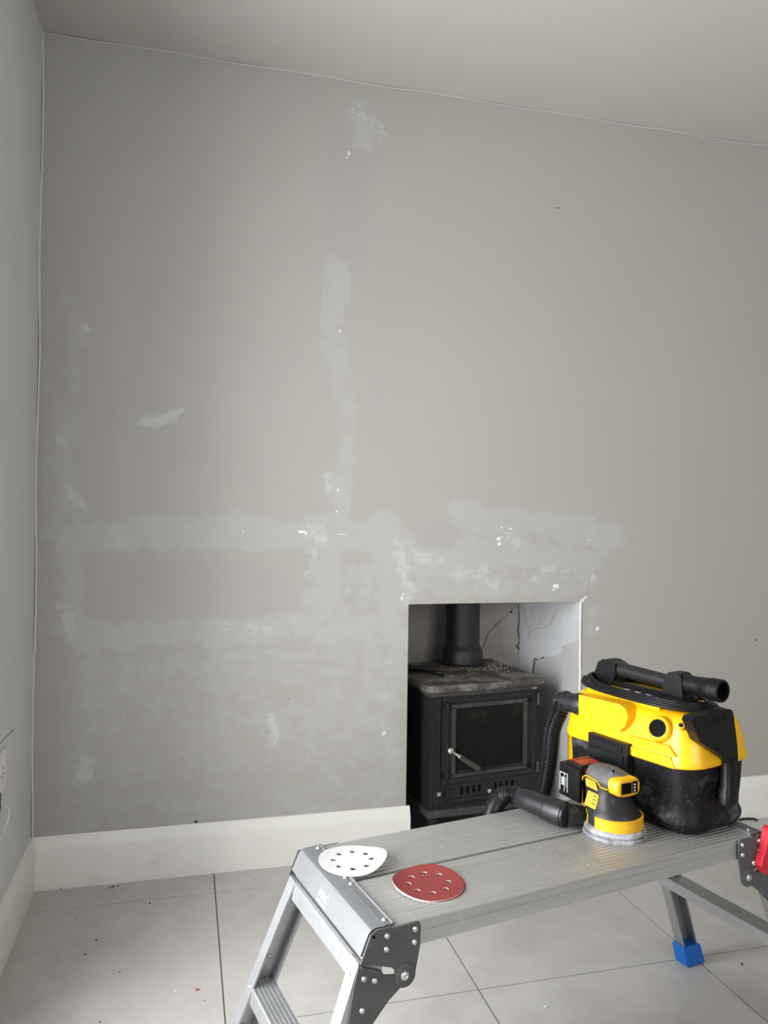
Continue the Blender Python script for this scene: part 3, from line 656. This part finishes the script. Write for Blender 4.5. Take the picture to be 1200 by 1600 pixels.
# blower outlet
bo = Vector((-.003, .076, .211)); bd = Vector((-.86, -.18, .30)).normalized()
g = G(); g.lathe([(.029, -.03), (.026, -.002), (.0225, .003), (.0195, .0035), (.0180, .002), (.0180, -.010)], 32, bo, bd); ol = g.build('blower_outlet', M['yellow'], VC, 50)
G().lathe([(.0179, .0), (.0179, .0026), (.0168, .0028), (.0164, .0), (.0164, -.01)], 32, bo, bd, cap=False).build('outlet_ring', M['black'], ol, 50)
G().lathe([(.0176, 0), (.0176, .0012)], 28, bo-bd*.001, bd).build('outlet_bore', M['hole'], ol, 0)
g = G(); g.lathe([(.0085, -.01), (.0068, -.0005), (.0050, 0), (.0042, -.004)], 20, (.0125, .033, .226), (-.75, -.3, .6)); so = g.build('screw_well', M['yellow'], VC, 50)
G().lathe([(.0045, 0), (.0045, .0006)], 14, Vector((.0128, .033, .2258))-Vector((-.75, -.3, .6))*.001, (-.75, -.3, .6)).build('screw_bore', M['ridge_shadow'] if 0 else M['black'], so, 0)
# latch
g = G(); g.box(-.014, .01, .145, .256, .070, .160, .007, 3); lo_ = g.build('latch', M['black'], VC, 50)
G().box(-.017, -.010, .156, .247, .118, .132, .003).build('latch_slot', M['hose'], lo_)
G().box(-.0175, -.010, .152, .25, .086, .112, .004).build('latch_handle', M['black'], lo_)
G().box(-.0165, -.010, .16, .242, .138, .152, .003).build('latch_grip', M['black'], lo_)
# floor nozzle clipped on the end
noz = [(-.024, .250), (-.017, .2575), (.094, .2595), (.103, .256), (.107, .249), (.120, .190), (.124, .160), (.124, .150), (.091, .150), (.088, .158), (.045, .184), (.002, .207)]
g = G(); g.prism(noz, 'y', -.018, .004, .005, 3); nz_ = g.build('floor_nozzle', M['black'], VC, 50)
g = G(); g.rings([rrect(.091, .122, -.020, .004, .009, z_, 5) for z_ in (.156, .152, .10)] + [rrect(.086, .123, -.022, .004, .009, z_, 5) for z_ in (.092, .066)]); g.build('nozzle_neck', M['black'], nz_, 50)
text('embossed_brand', 'DEWALT', .0155, frame_M((.056, -.0182, .240), (1, 0, .02), (0, 0, 1)), M['hose'], nz_, .0007)
G().box(.034, .080, -.0190, -.0175, .2285, .2296).build('embossed_line', M['hose'], nz_, 0)
# top tray, warning sticker, handle
g = G(); g.prism([(.03, .10), (.03, .30), (.05, .325), (.15, .325), (.17, .30), (.17, .10)], 'z', .236, .249, .006, 3); g.build('top_tray', M['yellow'], VC, 60)
stk = G().box(.055, .09, .14, .24, .249, .2496).build('warning_sticker', M['white_print'], VC, 0)
for i in range(3): G().box(.058, .088, .15+i*.03, .165+i*.03, .2495, .2499).build('sticker_block', M['battery_red'] if i != 1 else M['ink'], stk, 0)
hb = .105; hz = .288
pr = [(.373, .246), (.368, .256), (.345, .262), (.332, .272), (.322, .297), (.310, .305), (.292, .306), (.270, .300), (.270, .276), (.280, .250), (.285, .246)]
g = G(); g.prism([(a, b) for a, b in pr], 'x', hb-.021, hb+.021, .006, 3); hh_ = g.build('handle_mount', M['black'], VC, 50)
g = G(); g.lathe([(.013, 0), (.0165, .004), (.0165, .05), (.0158, .06), (.0158, .19), (.0165, .20)], 24, (hb, .305, hz), (0, -1, -.03)); g.build('handle', M['tubeblk'], VC, 40)
g = G(); g.prism([(.076, .248), (.150, .248), (.138, .262), (.132, .300), (.122, .309), (.100, .309), (.090, .302), (.086, .262)], 'x', hb-.020, hb+.020, .007, 3); g.rings([rrect(hb-.038, hb+.03, .07, .15, .03, z_, 6) for z_ in (.2465, .256, .26)]); g.build('handle_mount', M['black'], VC, 50)
g = G(); g.lathe([(.0175, -.01), (.019, .01), (.0185, .034), (.0205, .036), (.0205, .046), (.0215, .048), (.0215, .060), (.0235, .062), (.0235, .086), (.0215, .088), (.018, .087), (.0175, .05)], 28, (hb, .092, hz+.001), (0, -1, .0)); cf = g.build('hose_end_cuff', M['black'], VC, 30)
G().lathe([(.0178, 0), (.0178, .001)], 24, Vector((hb, .092, hz+.001))+Vector((0, -1, 0))*.055, (0, -1, 0)).build('cuff_bore', M['hole'], cf, 0)
G().box(hb-.018, hb-.006, .135, .28, .249, .262, .004).build('handle_base', M['black'], VC)
# power cord wound round the handle mounts: one long cable, four turns
pth = []
for turn in range(4):
    for k in range(40):
        t = turn+k/40; a = 2*math.pi*k/40; ca, sa = math.cos(a), math.sin(a)
        ly, lx = .166-.0065*turn, .078-.0062*turn
        yy = .192+math.copysign(abs(ca)**.75, ca)*ly; xx = hb-.008+math.copysign(abs(sa)**.85, sa)*lx
        pth.append((xx, yy, .2465+.0030*((turn+k/40) % 4)+.010*max(0, ca)**4*(1 if turn > 1 else .3)))
g = G(); g.tube(pth, .0036, 8); g.build('power_cord', M['black'], VC, 60)
# corrugated hose: leaves the port, drops behind the deck, loops back over its far edge to the sander
def vp(px, py, v): q = on_pl(px, py, PW(0, v, 0), PV); return q
H0 = VF + VX*.009 + VY*.348 + Vector((0, 0, .2055))
hd0 = (VX*-.10+VY*1-Vector((0, 0, .05))).normalized()
tubeA, tubeB = PW(.472, .300, .509), PW(.506, .160, .5075)
pts = [H0, H0+hd0*.02, vp(876, 1110, .385), vp(864, 1140, .392), vp(860, 1180, .392), vp(854, 1220, .388), vp(846, 1250, .385), PW(.565, .400, .40), PW(.525, .405, .36), PW(.475, .398, .375), PW(.447, .376, .43), PW(.441, .354, .478), PW(.449, .334, .505), PW(.462, .317, .511), tubeA]
pc = catmull(pts, 40); S = [0]
for a, b in zip(pc[:-1], pc[1:]): S.append(S[-1]+(b-a).length)
step = .0052/5; ns = int(S[-1]/step); res = []; rad = []; j = 0
for i in range(ns+1):
    s = i*step
    while j < len(S)-2 and S[j+1] < s: j += 1
    f = (s-S[j])/max(S[j+1]-S[j], 1e-9); res.append(toV(pc[j].lerp(pc[j+1], min(f, 1)))); rad.append(.0180+.0019*math.cos(2*math.pi*s/.0052))
g = G(); g.tube(res, rad, 14); g.build('hose', M['hose'], VC, 80)
ax = (tubeB-tubeA).normalized(); la_ = (tubeB-tubeA).length
axv = Vector((ax.dot(VX), ax.dot(VY), ax.z))
g = G(); g.lathe([(.0195, -.012), (.0205, -.010), (.0225, .03), (.0240, .072), (.0232, .073)], 30, toV(tubeA), axv); cu = g.build('hose_cuff', M['tubeblk'], VC, 40)
g = G(); g.lathe([(.0240, .0735), (.0258, .075), (.0262, .112), (.0258, .116), (.0235, .117), (.0235, .122)], 30, toV(tubeA), axv); g.build('hose_connector', M['tubeblk'], VC, 40)
for k in range(3):
    an = R(150+k*25); sidev = axv.cross(Vector((0, 0, 1))).normalized(); upv = sidev.cross(axv)
    p0 = toV(tubeA)+(sidev*math.cos(an)+upv*math.sin(an))*.0222; G().tube([p0+axv*.035, p0+axv*.07], .0016, 6).build('cuff_rib', M['hose'], cu)

# ------------------------------------------------------------------ sander
SP = PW(.577, .128, .4803); SR = R(-78)
SD = empty('orbital_sander', SP, SR); tag(SD, 'yellow and black cordless orbital sander with battery standing on platform', 'sander')
# local: +x nose, -y side shown to the camera
G().lathe([(.0625, 0), (.063, .003), (.0625, .0065), (.060, .0075)], 48).build('sanding_pad', M['pad'], SD, 40)
G().lathe([(.058, .0075), (.061, .012), (.060, .018), (.055, .021)], 48).build('dust_skirt', M['pad'], SD, 40)
def ell(cx_, rx, ry, z, n=40, p=2.0, tilt=0):
    out = []
    for i in range(n):
        t = 2*math.pi*i/n; c_, s_ = math.cos(t), math.sin(t)
        x = cx_+math.copysign(abs(c_)**(2/p), c_)*rx; out.append((x, math.copysign(abs(s_)**(2/p), s_)*ry, z+tilt*x))
    return out
g = G(); g.rings([ell(0, .053, .053, .018), ell(0, .0545, .0545, .026), ell(-.001, .054, .054, .042), ell(-.005, .048, .047, .051, p=2.2), ell(-.012, .040, .0425, .062, p=2.5), ell(-.016, .036, .0385, .075, p=2.8), ell(-.017, .037, .0355, .086, p=2.8), ell(-.017, .040, .0355, .094, p=2.8)]); g.build('motor_body', M['sander'], SD, 60)
# yellow band round the front
def arcband(r, z0, z1, a0, a1, th, n=30):
    rr_ = []
    for i in range(n+1):
        t = R(a0+(a1-a0)*i/n); c_, s_ = math.cos(t), math.sin(t)
        rr_.append([((r-th)*c_, (r-th)*s_, z0), (r*c_, r*s_, z0), ((r-.0005)*c_, (r-.0005)*s_, z1), ((r-th)*c_, (r-th)*s_, z1)])
    return G().rings(rr_)
arcband(.0565, .019, .043, -86, 128, .006).build('yellow_band', M['yellow_cl'], SD, 40)
arcband(.0573, .024, .038, -35, 22, .006).build('band_tab', M['yellow_cl'], SD, 40)
# head with the rear column that holds the battery
g = G(); g.rings([ell(-.030, .030, .028, .034, p=3.2), ell(-.031, .033, .030, .045, p=3.2), ell(-.030, .036, .031, .085, p=3.2), ell(-.021, .049, .035, .092, p=2.8), ell(-.018, .053, .0355, .101, p=2.6), ell(-.017, .052, .034, .108, p=2.4)]); g.build('rear_column', M['sander'], SD, 60)
g = G(); g.rings([ell(-.016, .0525, .0345, .105, p=2.5), ell(-.016, .052, .034, .112, p=2.4), ell(-.018, .047, .030, .120, p=2.3), ell(-.020, .034, .021, .126, p=2.2), ell(-.021, .013, .009, .1285)]); gr = g.build('rubber_grip', M['grip'], SD, 60)
G().lathe([(.003, 0), (.003, .0008)], 12, (.012, -.016, .1305), (.3, -.4, 1)).build('grip_vent', M['hole'], gr)
# yellow nose with switches
g = G()
nr = []
for x_, sc in ((.014, 1.0), (.033, 1.0), (.039, .9), (.040, .78)):
    nr.append([(x_, .0315*sc*math.copysign(abs(math.cos(2*math.pi*i/32))**.6, math.cos(2*math.pi*i/32)), .1035+.0185*sc*math.copysign(abs(math.sin(2*math.pi*i/32))**.6, math.sin(2*math.pi*i/32))) for i in range(32)])
g.rings(nr); ns_ = g.build('nose', M['yellow_cl'], SD, 50)
G().box(.037, .0425, -.021, .004, .0935, .1145, .003).build('switch', M['hole'], ns_, 40)
G().box(.037, .0422, .008, .020, .0935, .1155, .003).build('speed_dial', M['hole'], ns_, 40)
for i in range(3): G().box(.0420, .0426, .010, .014, .0965+i*.006, .099+i*.006).build('dial_mark', M['white_print'], ns_, 0)
# yellow piping round the side panel, stickers
for s in (-1, 1):
    y_ = s*.0355
    loop = [(.016, y_*.97, .097), (-.002, y_*1.03, .097), (-.010, y_*1.02, .105), (-.046, y_*.97, .107), (-.060, y_*.86, .100), (-.066, y_*.78, .088), (-.0645, y_*.80, .044), (-.048, y_*.90, .038), (-.030, y_*1.25, .038), (-.024, y_*1.36, .036), (-.0225, y_*1.46, .020)]
    G().tube(loop, .0016, 6).build('yellow_piping', M['yellow_cl'], SD, 60)
    G().box(-.034, -.007, min(y_*.98, y_*1.06), max(y_*.98, y_*1.06), .094, .106, .0006, 1).build('sticker', M['sticker'], SD, 0) if s > 0 else None
st1 = G().prism([(-.043, .087), (-.010, .087), (-.017, .102), (-.046, .102)], 'y', -.0372, -.0305, .001, 1).build('warning_sticker', M['sticker'], SD, 0)
for i in range(3): G().box(-.041, -.015+(-.002*i), -.0375, -.036, .0895+i*.0038, .0906+i*.0038).build('print_line', M['ink'], st1, 0)
fM = frame_M((-.019, -.0438, .0670), (1, 0, 0), (0, .34, 1))
st2 = G().prism([(-.0155, -.0145), (.0155, -.0145), (.0155, .012), (.013, .0145), (-.0155, .0145)], 'z', -.006, .0006, .0006, 1).build('rating_sticker', M['sticker'], SD, 0, fM)
text('brand_print', 'DEWALT', .0048, fM @ Matrix.Translation((-.0065, .0110, .0008)), M['ink'], st2, .0001)
for i in range(6): G().box(-.0135, -.001-(i % 3)*.002, .0065-i*.0035, .0073-i*.0035, .0005, .0008).build('print_line', M['ink'], st2, 0, fM)
for i in range(3):
    for j_ in range(2): G().box(.003+j_*.0055, .0065+j_*.0055, .0075-i*.0075, .0115-i*.0075, .0005, .0008, ).build('print_mark', M['ink'], st2, 0, fM)
# rear dust port reaching to the hose
pA = Vector((-.046, -.006, .020)); 
def toS(p):
    d = Vector(p)-SP; c_, s_ = math.cos(SR), math.sin(SR); return Vector((d.x*c_+d.y*s_, -d.x*s_+d.y*c_, d.z))
pB = toS(tubeA+ax*.118)
g = G(); g.tube([Vector((-.030, -.014, .022)), pA.lerp(pB, .12), pA.lerp(pB, .5), pB-(pB-pA).normalized()*.008, pB], [.016, .0150, .0185, .0232, .0232], 26); g.build('dust_port', M['pad'] if 0 else M['tubeblk'], SD, 50)
# battery pack
g = G(); g.box(-.128, -.064, -.037, .037, .044, .112, .010, 3); bt = g.build('battery', M['black'], SD, 50)
g = G(); g.box(-.112, -.066, -.031, .031, .104, .119, .007, 3); g.build('battery_top', M['black'], bt, 50)
g = G(); g.prism([(-.098, .121), (-.072, .121), (-.060, .106), (-.064, .102), (-.098, .113)], 'y', -.022, .022, .002); g.build('release_button', M['battery_red'], bt, 40)
G().box(-.110, -.102, -.024, .024, .1185, .1208, .001).build('red_trim', M['battery_red'], bt, 0)
G().box(-.122, -.100, -.0388, -.03, .056, .091, .002).build('battery_label', M['hole'], bt, 0)
for i in range(3): G().box(-.1185, -.1115, -.0392, -.038, .079-i*.006, .083-i*.006, .001).build('print_mark', M['white_print'], bt, 0)
G().prism([(-.107, .085), (-.103, .085), (-.103, .066), (-.105, .064)], 'y', -.0392, -.038).build('print_mark', M['green'], bt, 0)
for xx in (-.124, -.110, -.1005): G().box(xx, xx+.0011, -.0393, -.038, .054, .092).build('label_line', M['paper_edge'], bt, 0)
G().box(-.124, -.0995, -.0393, -.038, .092, .0931).build('label_line', M['paper_edge'], bt, 0)
for i in range(5): G().box(-.122, -.104, -.0385, -.036, .0945+i*.0024, .0956+i*.0024).build('battery_rib', M['hose'], bt, 0)

# ------------------------------------------------------------------ socket on the left wall
c = on_ax(4, 1168, 0, 0); zb = on_ax(4, 1226, 0, 0).z
so = empty('wall_socket', (0, c.y-.073, (c.z+zb)/2)); tag(so, 'white double wall socket at the left edge', 'socket'); hz2 = (c.z-zb)/2
G().box(0, .009, -.073, .073, -hz2, hz2, .003).build('face_plate', M['socket'], so)
for s in (-1, 1):
    G().box(.008, .0105, s*.036-.008, s*.036+.008, hz2*.45, hz2*.75, .001).build('rocker', M['socket'], so)
    for a, b in ((0, .012), (-.011, -.006), (.011, -.006)): G().box(.0088, .0093, s*.036+a-.003, s*.036+a+.003, b-.006, b-.001).build('pin_slot', M['hole'], so, 0)
pl = empty('plug', (.010, c.y-.128, zb+.010)); tag(pl, 'small dark teal plug with white lead below the socket', 'plug')
G().box(0, .012, -.02, .016, -.032, .010, .003).build('plug_body', M['plug'], pl)
q = [(.010, .016, -.030), (.012, .074, -.045), (.012, .104, -.068), (.010, .094, -.090), (.008, .0, -.105), (.006, -.04, -.09)]
G().tube(catmull(q, 8), .0022, 8).build('lead', M['socket'], pl, 60)
a, b = on_ax(0, 1162, 0, 0), on_ax(22, 1140, 0, 0)
g = G(); g.tube([(.0, a.y, a.z), (.0, (a.y+b.y)/2, (a.z+b.z)/2+.002), (.0, b.y, b.z)], .0014, 6); o = g.build('scratch', M['grout'], bpy.data.objects['wall_left'], 0)

# ------------------------------------------------------------------ crumbs on the floor and skirting
def crumb(px, py, s, m, label, zz=0.0, sq=(1, .8, .6)):
    q = on_ax(px, py, 2, zz+s*.4); g = G(); g.ico((0, 0, 0), s, 1, sq, .3); o = g.build('crumb', M[m], None, 0); o.location = (q.x, q.y, zz+s*.45); tag(o, label, 'crumb', 'crumbs on the tiles')
for a in [(177, 1385, .004, 'largest dark crumb of three against the left skirting board'), (172, 1387, .003, 'left dark crumb of three against the left skirting board'), (184, 1384, .003, 'right dark crumb of three against the left skirting board'), (150, 1469, .003, 'upper dark crumb of the pair on the corner tile'), (133, 1491, .0035, 'lower dark crumb of the pair on the corner tile'), (95, 1389, .003, 'dark crumb against the skirting nearest the room corner'), (234, 1411, .0032, 'dark crumb on the grout line beside the skirting'), (273, 1402, .002, 'small speck just right of the crumb on the grout line'), (119, 1434, .002, 'small speck on the corner tile left of the crumb pair'), (187, 1519, .002, 'small speck on the corner tile right of the crumb pair'), (90, 1500, .0016, 'faint speck on the corner tile near left skirting'), (390, 1400, .0022, 'dark speck on the narrow tile beside the platform leg'), (156, 1597, .0025, 'dark speck on the corner tile at the photo bottom edge'), (320, 1564, .002, 'dark speck just right of the orange-brown crumb')]:
    crumb(*a[:3], 'dark_chip', a[3])
crumb(308, 1546, .0045, 'rust_chip', 'orange-brown crumb on the bright floor tile')
crumb(274, 1548, .003, 'white_chip', 'white plaster fleck beside the orange crumb')
crumb(852, 1573, .0045, 'white_chip', 'white plaster fleck on the tile under the platform', sq=(1.6, .5, .4))
crumb(1159, 1506, .004, 'dark_chip', 'dark crumb on the tile right of the blue foot', sq=(.7, 1.3, .5))
crumb(398, 1374, .0022, 'dark_chip', 'tiny dark crumb near the platform leg by the skirting')
q = on_ax(1172, 1281, 2, .004); g = G(); g.tube(catmull([(-.04, .01, 0), (-.01, .012, 0), (.02, .004, 0), (.022, -.010, 0)], 6), .004, 8); o = g.build('offcut', M['hose'], None, 60); o.location = (q.x, q.y, .0042); tag(o, 'curled dark offcut on the floor behind the platform end', 'offcut')
